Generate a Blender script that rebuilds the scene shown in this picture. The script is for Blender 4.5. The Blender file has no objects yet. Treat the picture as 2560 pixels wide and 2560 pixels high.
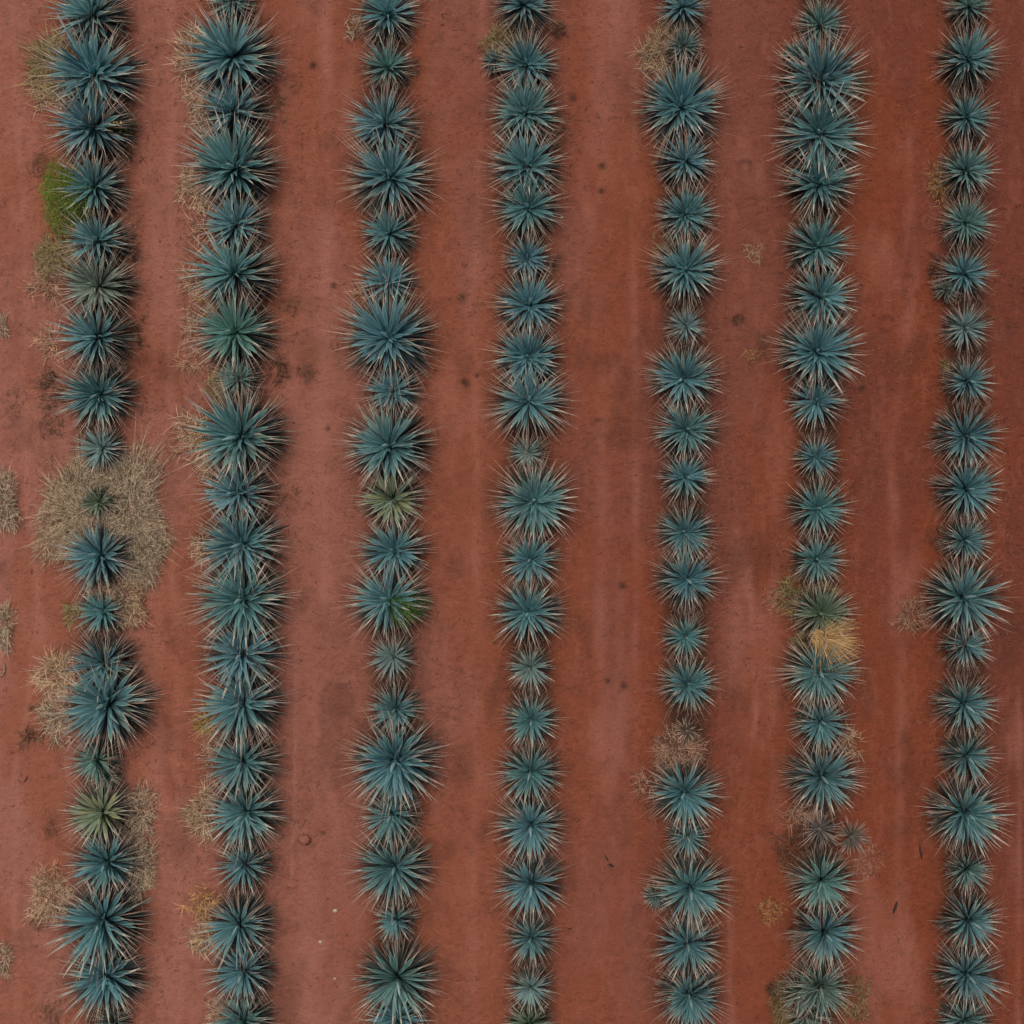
import bpy, math, random
import numpy as np
from mathutils import Matrix, Vector, Euler

# ------------------------------------------------------------------ camera, sky, sun, exposure
S = bpy.context.scene
COL = S.collection
PX = 22.0 / 2560.0                 # metres of ground for one pixel of the 2560 px photograph
HCAM = 22.0                        # the drone hovers 22 m up
NADX, NADY = 1500.0, 1180.0        # pixel straight below the drone (the photo is an off-centre crop)
cam_d = bpy.data.cameras.new('camera')
cam = bpy.data.objects.new('camera', cam_d); COL.objects.link(cam)
cam.location = ((NADX-1280)*PX, (1280-NADY)*PX, HCAM)
cam.rotation_euler = (0, 0, 0)
cam_d.sensor_width = 36.0
cam_d.lens = 36.0 * HCAM / 22.0
cam_d.shift_x = -(NADX-1280)/2560.0
cam_d.shift_y = -(1280-NADY)/2560.0
cam_d.clip_end = 2000.0
S.camera = cam

SUN_EL, SUN_AZ = math.radians(70), math.radians(-12)      # high, veiled sun; azimuth clockwise from +Y
world = bpy.data.worlds.new('World'); S.world = world; world.use_nodes = True
wn = world.node_tree.nodes; wl = world.node_tree.links
sky = wn.new('ShaderNodeTexSky'); sky.sky_type = 'NISHITA'; sky.sun_disc = False
sky.sun_elevation = SUN_EL; sky.sun_rotation = SUN_AZ
sky.air_density = 1.0; sky.dust_density = 6.0; sky.ozone_density = 1.0
wl.new(sky.outputs[0], wn['Background'].inputs[0]); wn['Background'].inputs[1].default_value = 0.058
sun_d = bpy.data.lights.new('sun', 'SUN'); sun_d.energy = 1.5; sun_d.angle = math.radians(35); sun_d.color = (1.0, 0.95, 0.88)
sun = bpy.data.objects.new('sun', sun_d); COL.objects.link(sun)
sdir = Vector((math.sin(SUN_AZ)*math.cos(SUN_EL), math.cos(SUN_AZ)*math.cos(SUN_EL), math.sin(SUN_EL)))
sun.rotation_euler = sdir.to_track_quat('Z', 'Y').to_euler(); sun.location = (0, 0, 30)
S.view_settings.view_transform = 'Standard'; S.view_settings.look = 'None'
S.view_settings.gamma = 1.0; S.view_settings.use_curve_mapping = False
S.view_settings.exposure = 0.30
S.cycles.max_bounces = 4; S.cycles.diffuse_bounces = 3; S.cycles.glossy_bounces = 2; S.cycles.transmission_bounces = 0
S.cycles.use_adaptive_sampling = True; S.cycles.adaptive_threshold = 0.03

RNG = np.random.default_rng(7)
random.seed(11)

# ------------------------------------------------------------------ helpers
def world_at(px, py, z=0.0):
    """photo pixel -> ground-plan point of a thing whose visible centre stands at height z"""
    k = (HCAM - z) / HCAM
    x = (NADX + (px-NADX)*k - 1280)*PX; y = (1280 - (NADY + (py-NADY)*k))*PX
    return x, y

def mesh_from(name, verts, faces, mats, attrs=None, smooth=True):
    me = bpy.data.meshes.new(name)
    verts = np.asarray(verts, dtype=np.float32)
    if isinstance(faces, np.ndarray):
        nf, k = faces.shape
        me.vertices.add(len(verts)); me.vertices.foreach_set('co', verts.ravel())
        me.loops.add(nf*k); me.loops.foreach_set('vertex_index', faces.astype(np.int32).ravel())
        me.polygons.add(nf)
        me.polygons.foreach_set('loop_start', np.arange(0, nf*k, k, dtype=np.int32))
        me.polygons.foreach_set('loop_total', np.full(nf, k, dtype=np.int32))
        me.update(calc_edges=True)
    else:
        me.from_pydata([tuple(v) for v in verts], [], faces); me.update()
    me.polygons.foreach_set('use_smooth', np.full(len(me.polygons), smooth, dtype=bool))
    for n_, a in (attrs or {}).items():
        at = me.attributes.new(n_, 'FLOAT', 'POINT'); at.data.foreach_set('value', np.asarray(a, dtype=np.float32).ravel())
    for m in mats: me.materials.append(m)
    return me

def link(name, me, parent=None, loc=None, color=None):
    o = bpy.data.objects.new(name, me); COL.objects.link(o)
    if parent is not None: o.parent = parent
    if loc is not None: o.location = loc
    if color is not None: o.color = (color[0], color[1], color[2], 1)
    return o

LABELS = set()
def tag(o, label, cat, group=None, kind=None):
    n = len(label.split())
    assert 4 <= n <= 16, label
    assert label not in LABELS, 'same label: ' + label
    LABELS.add(label)
    o['label'] = label; o['category'] = cat
    if group: o['group'] = group
    if kind: o['kind'] = kind
    return o

# ------------------------------------------------------------------ materials
def new_mat(name):
    m = bpy.data.materials.new(name); m.use_nodes = True
    nt = m.node_tree; nt.nodes.clear()
    out = nt.nodes.new('ShaderNodeOutputMaterial'); b = nt.nodes.new('ShaderNodeBsdfPrincipled')
    nt.links.new(b.outputs[0], out.inputs[0])
    return m, nt, b

class G:
    """tiny node-graph writer"""
    def __init__(self, nt): self.nt = nt; self.N = nt.nodes; self.L = nt.links
    def put(self, sock, v):
        if hasattr(v, 'is_output'): self.L.new(v, sock)
        elif isinstance(v, (tuple, list)): sock.default_value = (*v, 1) if len(v) == 3 and sock.type == 'RGBA' else v
        else: sock.default_value = v
    def attr(self, n): a = self.N.new('ShaderNodeAttribute'); a.attribute_name = n; return a.outputs['Fac']
    def math(self, op, a, b=0.0, c=None, clamp=False):
        m = self.N.new('ShaderNodeMath'); m.operation = op; m.use_clamp = clamp
        self.put(m.inputs[0], a); self.put(m.inputs[1], b)
        if c is not None: self.put(m.inputs[2], c)
        return m.outputs[0]
    def ramp(self, x, a, b, lo=0.0, hi=1.0):
        m = self.N.new('ShaderNodeMapRange'); m.interpolation_type = 'SMOOTHSTEP'
        self.put(m.inputs[0], x); self.put(m.inputs[1], a); self.put(m.inputs[2], b); self.put(m.inputs[3], lo); self.put(m.inputs[4], hi)
        return m.outputs[0]
    def mix(self, f, a, b, mode='MIX'):
        m = self.N.new('ShaderNodeMix'); m.data_type = 'RGBA'; m.blend_type = mode
        self.put(m.inputs[0], f); self.put(m.inputs[6], a); self.put(m.inputs[7], b)
        return m.outputs[2]
    def noise(self, vec, scale, detail=4.0, rough=0.55, dist=0.0):
        n = self.N.new('ShaderNodeTexNoise'); self.put(n.inputs['Vector'], vec)
        n.inputs['Scale'].default_value = scale; n.inputs['Detail'].default_value = detail
        n.inputs['Roughness'].default_value = rough; n.inputs['Distortion'].default_value = dist
        return n.outputs['Fac']
    def coord(self): return self.N.new('ShaderNodeTexCoord').outputs['Object']
    def stretch(self, vec, s):
        m = self.N.new('ShaderNodeMapping'); self.put(m.inputs['Vector'], vec); m.inputs['Scale'].default_value = s
        return m.outputs[0]
    def bump(self, h, strength, dist, normal=None):
        b = self.N.new('ShaderNodeBump'); self.put(b.inputs['Height'], h)
        b.inputs['Strength'].default_value = strength; b.inputs['Distance'].default_value = dist
        if normal is not None: self.L.new(normal, b.inputs['Normal'])
        return b.outputs[0]

def soil_material():
    m, nt, b = new_mat('red_soil'); g = G(nt); c = g.coord()
    dry, litter_shade, tone = g.attr('dust'), g.attr('litter'), g.attr('tone')  # litter attribute: dead leaves plus painted shade
    n1, n2, n4 = g.attr('broad'), g.attr('blotch'), g.attr('smear')
    n3 = g.noise(c, 26.0, 3, 0.6)
    base = g.mix(g.ramp(tone, 0.0, 1.0), (0.350, 0.138, 0.096), (0.186, 0.052, 0.031))  # tone carries the painted left-to-right light falloff
    orange = g.mix(g.ramp(tone, 0.0, 1.0), (0.318, 0.108, 0.064), (0.225, 0.056, 0.025))
    col = g.mix(g.ramp(n1, 0.42, 0.64), base, orange)
    col = g.mix(g.math('MULTIPLY', g.ramp(n2, 0.50, 0.70), 0.20), col, (0.135, 0.038, 0.026))
    n5 = g.noise(c, 7.5, 5, 0.72)
    col = g.mix(g.ramp(n5, 0.48, 0.68, 0.0, 0.40), col, g.mix(1.0, col, (0.62, 0.52, 0.50), 'MULTIPLY'))
    col = g.mix(g.ramp(n5, 0.44, 0.28, 0.0, 0.35), col, g.mix(1.0, col, (1.30, 1.42, 1.45), 'MULTIPLY'))
    col = g.mix(g.math('MULTIPLY', g.ramp(n4, 0.55, 0.75), 0.16), col, (0.40, 0.150, 0.105))
    col = g.mix(g.math('MULTIPLY', dry, 0.55), col, (0.43, 0.175, 0.125))
    spk = g.ramp(n3, 0.57, 0.72)
    col = g.mix(g.math('MULTIPLY', spk, 0.5), col, (0.085, 0.028, 0.020))
    spl = g.ramp(g.noise(c, 33.0, 1, 0.5), 0.66, 0.76)
    col = g.mix(g.math('MULTIPLY', spl, 0.35), col, (0.45, 0.21, 0.15))
    lt = g.math('MULTIPLY', litter_shade, g.ramp(g.noise(c, 17.0, 4, 0.75), 0.18, 0.52), clamp=True)
    col = g.mix(lt, col, (0.042, 0.024, 0.016))  # dead-leaf brown, deepened with painted shade under the plants
    g.put(b.inputs['Base Color'], col); b.inputs['Roughness'].default_value = 0.95
    b.inputs['Specular IOR Level'].default_value = 0.15
    h = g.math('ADD', g.math('MULTIPLY', n3, 0.35), n5)
    g.put(b.inputs['Normal'], g.bump(h, 1.0, 0.07))
    return m

def leaf_material():
    """waxy agave leaf: t runs base to tip, e is 1 on the horny margins; the object colour is the leaf's own hue"""
    m, nt, b = new_mat('agave_leaf'); g = G(nt)
    oi = g.N.new('ShaderNodeObjectInfo'); t, e = g.attr('t'), g.attr('e')
    c = g.coord()
    streak = g.noise(g.stretch(c, (2.0, 60.0, 60.0)), 1.0, 3, 0.6)
    blot = g.noise(g.stretch(c, (5.0, 8.0, 8.0)), 1.0, 3, 0.6)
    body = g.mix(g.ramp(streak, 0.35, 0.7, 0.0, 0.45), oi.outputs['Color'], g.mix(1.0, oi.outputs['Color'], (1.55, 1.42, 1.40), 'MULTIPLY'))
    body = g.mix(g.ramp(blot, 0.5, 0.75, 0.0, 0.30), body, g.mix(1.0, oi.outputs['Color'], (0.7, 0.72, 0.72), 'MULTIPLY'))
    tt = g.math('ADD', t, g.math('MULTIPLY', g.math('SUBTRACT', oi.outputs['Random'], 0.5), 0.14))
    tt = g.math('ADD', tt, g.math('MULTIPLY', g.math('SUBTRACT', blot, 0.5), 0.12))
    col = g.mix(g.ramp(tt, 0.50, 0.70, 0.0, 0.55), body, (0.17, 0.225, 0.130))
    col = g.mix(g.ramp(tt, 0.655, 0.76, 0.0, 0.95), col, (0.70, 0.53, 0.41))
    col = g.mix(oi.outputs['Alpha'], body, col)
    col = g.mix(g.math('MULTIPLY', g.ramp(e, 0.45, 1.0), g.ramp(t, 0.30, 0.62, 0.14, 0.62)), col, (0.42, 0.52, 0.48))
    g.put(b.inputs['Base Color'], col)
    b.inputs['Roughness'].default_value = 0.42; b.inputs['Specular IOR Level'].default_value = 0.4
    return m

def dry_leaf_material():
    """withered lower leaves: base keeps the plant's hue, outer part bleached cream; v is one number per leaf"""
    m, nt, b = new_mat('withered_leaf'); g = G(nt)
    oi = g.N.new('ShaderNodeObjectInfo'); t, v = g.attr('t'), g.attr('v')
    c = g.coord(); blot = g.noise(c, 9.0, 4, 0.6)
    hue = g.mix(g.ramp(v, 0.15, 0.17, 0.80, 0.35), oi.outputs['Color'], (0.040, 0.033, 0.019))  # shade painted into the thatch hue, darker than dead leaves are
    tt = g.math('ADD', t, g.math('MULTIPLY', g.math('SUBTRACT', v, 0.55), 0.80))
    cream = g.mix(g.ramp(g.math('FRACT', g.math('MULTIPLY', v, 7.3)), 0.0, 1.0), (0.66, 0.48, 0.37), (0.46, 0.27, 0.19))
    col = g.mix(g.ramp(tt, 0.32, 0.72), hue, cream)
    col = g.mix(g.ramp(blot, 0.5, 0.75, 0.0, 0.35), col, (0.14, 0.085, 0.055))
    g.put(b.inputs['Base Color'], col); b.inputs['Roughness'].default_value = 0.75
    return m

def straw_material():
    m, nt, b = new_mat('dry_straw'); g = G(nt)
    oi = g.N.new('ShaderNodeObjectInfo'); v, t = g.attr('v'), g.attr('t')
    k = g.mix(g.ramp(v, 0.0, 1.0), (0.22, 0.19, 0.17), (1.6, 1.55, 1.5))
    col = g.mix(1.0, oi.outputs['Color'], k, 'MULTIPLY')
    g.put(b.inputs['Base Color'], col); b.inputs['Roughness'].default_value = 0.8
    b.inputs['Specular IOR Level'].default_value = 0.25
    return m

def shrub_leaf_material():
    m, nt, b = new_mat('green_weed_leaf'); g = G(nt)
    oi = g.N.new('ShaderNodeObjectInfo'); v = g.attr('v')
    k = g.mix(g.ramp(v, 0.0, 1.0), (0.55, 0.60, 0.5), (1.6, 1.35, 1.2))
    col = g.mix(1.0, oi.outputs['Color'], k, 'MULTIPLY')
    g.put(b.inputs['Base Color'], col); b.inputs['Roughness'].default_value = 0.6
    return m

def plain_material(name, a, bcol, scale, rough=0.85):
    m, nt, b = new_mat(name); g = G(nt)
    n = g.noise(g.coord(), scale, 5, 0.65)
    g.put(b.inputs['Base Color'], g.mix(g.ramp(n, 0.35, 0.68), a, bcol)); b.inputs['Roughness'].default_value = rough
    g.put(b.inputs['Normal'], g.bump(n, 0.5, 0.01))
    return m

M_SOIL, M_LEAF, M_DRY, M_STRAW, M_GREEN = soil_material(), leaf_material(), dry_leaf_material(), straw_material(), shrub_leaf_material()
M_STEM = plain_material('agave_stem', (0.10, 0.075, 0.05), (0.22, 0.18, 0.12), 18)
M_CLOD = plain_material('soil_clod', (0.12, 0.042, 0.030), (0.27, 0.095, 0.064), 14, 0.95)
M_STONE = plain_material('pale_stone', (0.42, 0.30, 0.22), (0.62, 0.50, 0.40), 22)
M_STICK = plain_material('dark_stick', (0.022, 0.014, 0.011), (0.055, 0.030, 0.022), 30)
M_ROOT = plain_material('grey_root', (0.20, 0.12, 0.085), (0.36, 0.25, 0.19), 25)

# ------------------------------------------------------------------ the planting plan (pixels of the 2560 px photograph): x, y, radius, look
# looks: b blue, g green-tinged, y yellowing, o olive, p pale grey-green, k dark
ROWS = [
 [(233,40,112,'b'),(228,182,138,'b'),(235,313,122,'b'),(235,464,102,'b'),(240,601,100,'b'),(243,711,114,'q'),(247,842,110,'b'),(248,978,110,'b'),
  (252,1119,74,'p'),(248,1256,62,'o'),(253,1388,112,'b'),(255,1530,80,'b'),(257,1656,102,'b'),(266,1762,138,'b'),(247,1897,76,'g'),
  (253,2034,102,'y'),(265,2157,108,'b'),(254,2303,132,'b'),(259,2443,122,'b')],
 [(580,4,78,'g'),(581,139,142,'b'),(585,281,110,'b'),(585,422,138,'b'),(591,560,100,'b'),(591,688,130,'b'),(586,829,124,'g'),(598,951,72,'g'),
  (604,1090,142,'b'),(601,1231,112,'b'),(600,1359,128,'b'),(603,1495,138,'b'),(603,1633,120,'b'),(606,1760,125,'b'),(608,1903,112,'b'),
  (611,2031,118,'b'),(613,2162,86,'b'),(598,2314,108,'b'),(609,2433,102,'b'),(610,2556,98,'g')],
 [(965,35,98,'b'),(966,170,78,'g'),(968,308,108,'b'),(972,444,134,'b'),(975,583,86,'b'),(971,708,88,'b'),(971,845,142,'b'),(979,981,88,'b'),
  (975,1112,132,'b'),(980,1244,100,'y'),(984,1376,108,'b'),(975,1504,116,'b'),(983,1643,72,'p'),(988,1769,82,'b'),(988,1898,136,'b'),
  (983,2034,92,'b'),(986,2168,116,'b'),(993,2298,64,'b'),(991,2440,122,'g'),(993,2552,98,'b')],
 [(1310,13,96,'b'),(1313,156,98,'b'),(1315,280,110,'b'),(1316,414,112,'b'),(1318,515,106,'b'),(1318,642,72,'b'),(1321,763,105,'b'),(1321,888,105,'b'),
  (1320,1003,120,'b'),(1320,1130,58,'p'),(1328,1253,126,'b'),(1326,1396,92,'b'),(1323,1530,106,'b'),(1325,1666,70,'p'),(1326,1797,82,'b'),
  (1326,1927,98,'b'),(1326,2064,106,'b'),(1331,2205,100,'b'),(1330,2344,76,'b'),(1328,2468,66,'p'),(1325,2558,70,'o')],
 [(1709,20,78,'b'),(1707,116,62,'k'),(1702,262,132,'b'),(1711,402,92,'b'),(1714,532,92,'b'),(1714,673,108,'b'),(1712,814,62,'p'),(1712,940,108,'b'),
  (1717,1072,102,'b'),(1711,1193,80,'b'),(1714,1328,88,'b'),(1714,1449,98,'b'),(1714,1590,70,'b'),(1717,1712,88,'b'),(1709,1980,108,'b'),
  (1717,2089,66,'b'),(1724,2221,118,'b'),(1722,2362,102,'b'),(1722,2486,106,'b')],
 [(2052,61,78,'g'),(2056,194,132,'b'),(2052,326,132,'b'),(2048,460,112,'b'),(2043,613,98,'b'),(2048,743,108,'b'),(2043,877,122,'b'),(2044,1001,88,'b'),
  (2043,1143,68,'b'),(2044,1271,92,'b'),(2043,1401,84,'b'),(2052,1535,94,'o'),(2052,1679,112,'b'),(2054,1803,92,'b'),(2054,1937,116,'b'),
  (2054,2202,98,'g'),(2056,2331,106,'b'),(2051,2468,94,'k'),(2019,2540,72,'k')],
 [(2422,17,68,'g'),(2420,147,92,'b'),(2418,291,82,'b'),(2414,426,86,'g'),(2417,556,80,'g'),(2410,685,78,'b'),(2414,817,70,'p'),(2414,951,78,'b'),
  (2412,1084,98,'b'),(2414,1221,98,'b'),(2410,1350,76,'b'),(2410,1494,118,'b'),(2407,1613,76,'b'),(2409,1757,92,'b'),(2414,1886,82,'b'),
  (2410,2029,118,'b'),(2414,2168,66,'g'),(2417,2299,92,'b'),(2415,2438,98,'b'),(2417,2550,82,'g')],
]
ROWNAME = ['leftmost row', 'second row from left', 'third row from left', 'fourth row from left', 'fifth row from left', 'sixth row from left', 'rightmost row']
ORD = ['first','second','third','fourth','fifth','sixth','seventh','eighth','ninth','tenth','eleventh','twelfth','thirteenth','fourteenth','fifteenth','sixteenth','seventeenth','eighteenth','nineteenth','twentieth','twenty-first']

# ------------------------------------------------------------------ ground
def vnoise(x, y, freq, seed, octaves=4, gain=0.5):
    out = np.zeros_like(x); amp = 1.0; tot = 0.0
    for o in range(octaves):
        r = np.random.default_rng(seed*31+o); tab = r.random((256, 256))
        fx, fy = x*freq+400.3, y*freq+400.7
        ix, iy = np.floor(fx).astype(int), np.floor(fy).astype(int); tx, ty = fx-ix, fy-iy
        tx = tx*tx*(3-2*tx); ty = ty*ty*(3-2*ty)
        a, b = tab[ix % 256, iy % 256], tab[(ix+1) % 256, iy % 256]
        c, d = tab[ix % 256, (iy+1) % 256], tab[(ix+1) % 256, (iy+1) % 256]
        out += amp*((a*(1-tx)+b*tx)*(1-ty)+(c*(1-tx)+d*tx)*ty); tot += amp; amp *= gain; freq *= 2.03
    return out/tot

ROWX = [[(p[1], p[0]) for p in r] for r in ROWS]
def row_dist(x, y):
    """metres to the nearest planted row line"""
    py = 1280 - y/PX; d = np.full_like(x, 1e9)
    for r in ROWX:
        ys, xs = [q[0] for q in r], [q[1] for q in r]
        a = np.polyfit(ys, xs, 1); rx = (np.polyval(a, np.clip(py, -200, 2760)) - 1280)*PX
        d = np.minimum(d, np.abs(x-rx))
    return d
RIDGES = [([(27,-100),(45,320),(66,640),(62,1000),(74,1300),(104,1560),(75,1740),(38,1960),(40,2660)], 20, .020),
          ([(738,1640),(737,1980),(731,2100),(730,2260)], 10, .030), ([(1205,-50),(1190,700),(1196,1500),(1182,2200),(1180,2660)], 26, .014),
          ([(1590,-50),(1586,700),(1592,1400),(1588,2000)], 20, .012), ([(1512,900),(1500,1500),(1508,2100)], 30, .010),
          ([(1872,1400),(1890,1800),(1826,2200),(1826,2660)], 16, .012), ([(425,-50),(430,600),(425,1100),(440,1600),(455,2660)], 22, .012),
          ([(2270,300),(2290,700),(2225,1150),(2250,1650),(2246,2300)], 24, .014), ([(2548,1700),(2546,2660)], 14, .012), ([(815,-50),(820,600),(800,1100),(820,1560)], 34, .010)]
PITS = [(2215,803,15,.035,1),(767,2092,15,-.05,0),(807,2084,6,.03,0),(1496,1686,11,.03,1),(80,1772,9,.02,0),(113,1773,8,.14,0),(1519,1703,7,.03,0),(1560,1716,8,.02,0),
        (832,294,14,.025,1),(1860,418,16,.02,1),(1846,800,13,.03,1),(2060+95,970,9,.02,0),(1498,1063,15,.02,1),(1556,1465,9,.03,0),(1560,1716,9,.03,0),(782,163,10,.03,0),(725,205,16,.02,1),
        (1433,246,10,.03,0),(1505,415,9,.03,0),(1504,478,8,.03,0),(1160,955,10,.03,0),(1155,744,10,.03,0),(1167,962,9,.03,0),(930,167,9,.03,0),(833,715,7,.03,0),(820,1072,6,.02,0),(1193,940,6,.03,0)]
def ground_fields(x, y):
    d = row_dist(x, y)
    z = 0.05*np.exp(-(d/0.42)**2) - 0.02*np.exp(-((d-1.0)/0.35)**2)
    z = z + 0.05*(vnoise(x, y, 0.35, 3, 3)-.5) + 0.034*(vnoise(x, y, 1.6, 4, 4, .55)-.5) + 0.030*(vnoise(x, y*0.5, 5.0, 5, 3, .6)-.5) + 0.022*np.clip(vnoise(x, y, 10.0, 6, 2, .5)-.55, 0, 1)*np.clip(3*vnoise(x, y*.6, .8, 7, 3)-1, 0, 1)*4
    dust = np.zeros_like(x); px, py = x/PX+1280, 1280-y/PX
    for pts, w, h in RIDGES:
        ys, xs = [p[1] for p in pts], [p[0] for p in pts]
        rx = np.interp(py, ys, xs) + 14*(vnoise(x*0+1.7*len(pts), y, 0.9, 9, 3)-.5)
        on = np.clip((py-ys[0])/60, 0, 1)*np.clip((ys[-1]-py)/60, 0, 1)
        g = np.exp(-((px-rx)/(w*0.55))**2)*on*np.clip(2.0*vnoise(x, y, .9, 21+len(ys), 4, .6)-.42, 0, 1)
        z = z + h*g; dust = np.maximum(dust, g*(.85 if rx.mean() < 1000 else .55))
    litter_shade = 1.0*np.exp(-(d/0.50)**4)  # dark strip along the rows: dead litter with shade painted in
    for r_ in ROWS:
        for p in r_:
            q = np.hypot(px-p[0], py-p[1])/(p[2]*.84); litter_shade = np.maximum(litter_shade, np.exp(-q**4))  # halo under each plant: painted contact shade plus dead litter
    for cx, cy, r, dep, ring in PITS:
        q = np.hypot(px-cx, py-cy)/r; near = q < 3
        if ring:
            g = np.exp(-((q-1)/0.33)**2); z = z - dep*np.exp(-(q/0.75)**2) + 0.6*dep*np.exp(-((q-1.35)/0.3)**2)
            litter_shade = np.maximum(litter_shade, np.where(near, 0.40*g*np.clip(2.4*vnoise(x, y, 3.1, 61, 2)-.5, 0, 1), 0))
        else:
            z = z - dep*np.exp(-q**2); litter_shade = np.maximum(litter_shade, np.where(near, (0.2 if dep < 0 else 0.9)*np.exp(-q**2), 0))  # hollows also darkened in the soil colour
    sc = vnoise(x, y*0.6, 1.15, 12, 4, .6)
    litter_shade = np.maximum(litter_shade, 0.30*np.clip((sc-0.60)/0.16, 0, 1))
    tone = np.clip(0.05+0.95*(px/2560.0)**1.05 + 0.30*(vnoise(x, y*0.5, 0.28, 14, 3)-.5) - 0.07*(py-1280)/1280*np.clip((1300-px)/600, 0, 1), 0, 1)  # left-to-right light falloff painted into the soil colour, with random mottling
    tone = np.clip(tone + 0.16*np.exp(-(d/0.75)**2), 0, 1)
    dust = np.clip(dust + 0.7*np.clip((vnoise(x, y*0.35, 0.8, 15, 4, .6)-.53)/.2, 0, 1)*np.clip((d-.6)/.5, 0, 1), 0, 1)
    return z, dust, litter_shade, tone

def axis():
    a = np.arange(-12.6, 12.601, 0.032); o = 12.6*1.45**np.arange(1, 12)
    return np.concatenate([-o[::-1], a, o])
ax = axis(); gx, gy = np.meshgrid(ax, ax, indexing='ij'); n = len(ax)
gz, gdust, g_litter_shade, gtone = ground_fields(gx, gy)
gz = np.where((np.abs(gx) > 12.7) | (np.abs(gy) > 12.7), 0.0, gz)
idx = np.arange(n*n).reshape(n, n)
quads = np.stack([idx[:-1, :-1], idx[1:, :-1], idx[1:, 1:], idx[:-1, 1:]], -1).reshape(-1, 4)
me = mesh_from('ground', np.stack([gx, gy, gz], -1).reshape(-1, 3), quads, [M_SOIL], {'dust': gdust, 'litter': g_litter_shade, 'tone': gtone, 'broad': vnoise(gx, gy*.30, .62, 51, 4, .6), 'blotch': vnoise(gx, gy, 2.3, 52, 5, .62), 'smear': vnoise(gx, gy*.35, 5.5, 53, 4, .65)})  # litter attribute: dead leaves plus shade painted along rows and under plants
ground = link('ground', me); ground['kind'] = 'structure'
ground['label'] = 'bare red soil between the agave rows, paler at left from painted light falloff'; ground['category'] = 'soil'
def gz_at(x, y):
    i = int(np.clip(np.searchsorted(ax, x), 0, n-1)); j = int(np.clip(np.searchsorted(ax, y), 0, n-1))
    return float(gz[i, j])

# ------------------------------------------------------------------ agave pieces
def leaf_mesh(bend, kink, end, curl, inner):
    """thick channelled leaf, 1 long on +X: left margin, groove, right margin and keel; the blade stops short and runs out in a long withered point"""
    ts = [0.0, 0.20, end-0.16, end-0.05, end+0.09, end+0.22]; ws = [0.24, 0.66, 1.0, 0.82, 0.17, 0.09]
    if inner: ts = [0.0, 0.18, 0.40, 0.62, 0.80, 0.92]; ws = [0.30, 0.70, 1.0, 0.82, 0.48, 0.22]
    V, T, E = [], [], []; k_ = 0.088
    def mid(t):
        q = max(0.0, t-end+0.06)
        return curl*q*q, bend*t*t + kink*q*q
    for t, w in zip(ts, ws):
        w *= 0.5; th = 0.26*(1-t)**0.8 + 0.03; cy, cz = mid(t)
        fold = 0.42 if t < end else 0.95                            # the point is rolled into a gutter
        up, hw = w*math.sin(fold), w*math.cos(fold)
        V += [(t, cy-hw*k_, cz+up*k_), (t, cy, cz), (t, cy+hw*k_, cz+up*k_), (t, cy, cz-th*0.42*k_)]
        T += [t-end+0.62]*4; E += [1, 0, 1, 0.2]
    cy, cz = mid(1.0); V.append((1.0, cy, cz)); T.append(1.0); E.append(0.5)
    F = []; r = len(ts)
    for i in range(r-1):
        a = i*4; c = a+4
        for j in range(4): F.append((a+j, a+(j+1) % 4, c+(j+1) % 4, c+j))
    for j in range(4): F.append(((r-1)*4+j, (r-1)*4+(j+1) % 4, r*4))
    F.append((3, 2, 1, 0))
    m_ = mesh_from('agave_leaf', V, F, [M_LEAF], {'t': T, 'e': E})
    sharp = m_.attributes.new('sharp_edge', 'BOOLEAN', 'EDGE'); vals = []
    for ed in m_.edges:
        a, b2 = ed.vertices; vals.append((a % 4 == b2 % 4) and (a % 4 in (0, 2)))
    sharp.data.foreach_set('value', vals)
    return m_
LEAVES = [leaf_mesh(random.uniform(-0.06, 0.03), random.uniform(-0.25, 0.12), random.uniform(0.48, 0.62), random.choice([0, 0, 0, 0, .15, -.15, .35, -.35]), False) for k in range(24)]
YOUNG = [leaf_mesh(random.uniform(-0.06, 0.06), random.uniform(-0.1, 0.1), 0.62, random.uniform(-.12, .12), True) for k in range(10)]

def spike_mesh():
    V, F, T = [], [], []; R = [(0, .055), (.3, .080), (.58, .070), (.80, .044), (.93, .018)]
    for t, r in R:
        for j in range(7):
            a = j*2*math.pi/7 + t*1.2; rr = r*(1+0.12*(j % 2)); V.append((rr*math.cos(a)+.02*t*t, rr*math.sin(a), t)); T.append(t*0.4)
    V.append((.03, 0, 1.0)); T.append(.45)
    for i in range(len(R)-1):
        for j in range(7): F.append((i*7+j, i*7+(j+1) % 7, (i+1)*7+(j+1) % 7, (i+1)*7+j))
    b_ = (len(R)-1)*7
    for j in range(7): F.append((b_+j, b_+(j+1) % 7, b_+7))
    return mesh_from('central_spike', V, F, [M_LEAF], {'t': T, 'e': [0]*len(V)})
SPIKE = spike_mesh()

def stem_mesh():
    V, F = [], []; prof = [(0, .10), (.25, .17), (.55, .19), (.8, .14), (1, .05)]
    for i, (z, r) in enumerate(prof):
        for j in range(9):
            a = (j+0.5*(i % 2))*2*math.pi/9; V.append((r*math.cos(a), r*math.sin(a), z*.42-.06))
    for i in range(len(prof)-1):
        for j in range(9): F.append((i*9+j, i*9+(j+1) % 9, (i+1)*9+(j+1) % 9, (i+1)*9+j))
    F.append(tuple(range(36, 45)))
    return mesh_from('agave_stem', V, F, [M_STEM])
STEM = stem_mesh()

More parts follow.
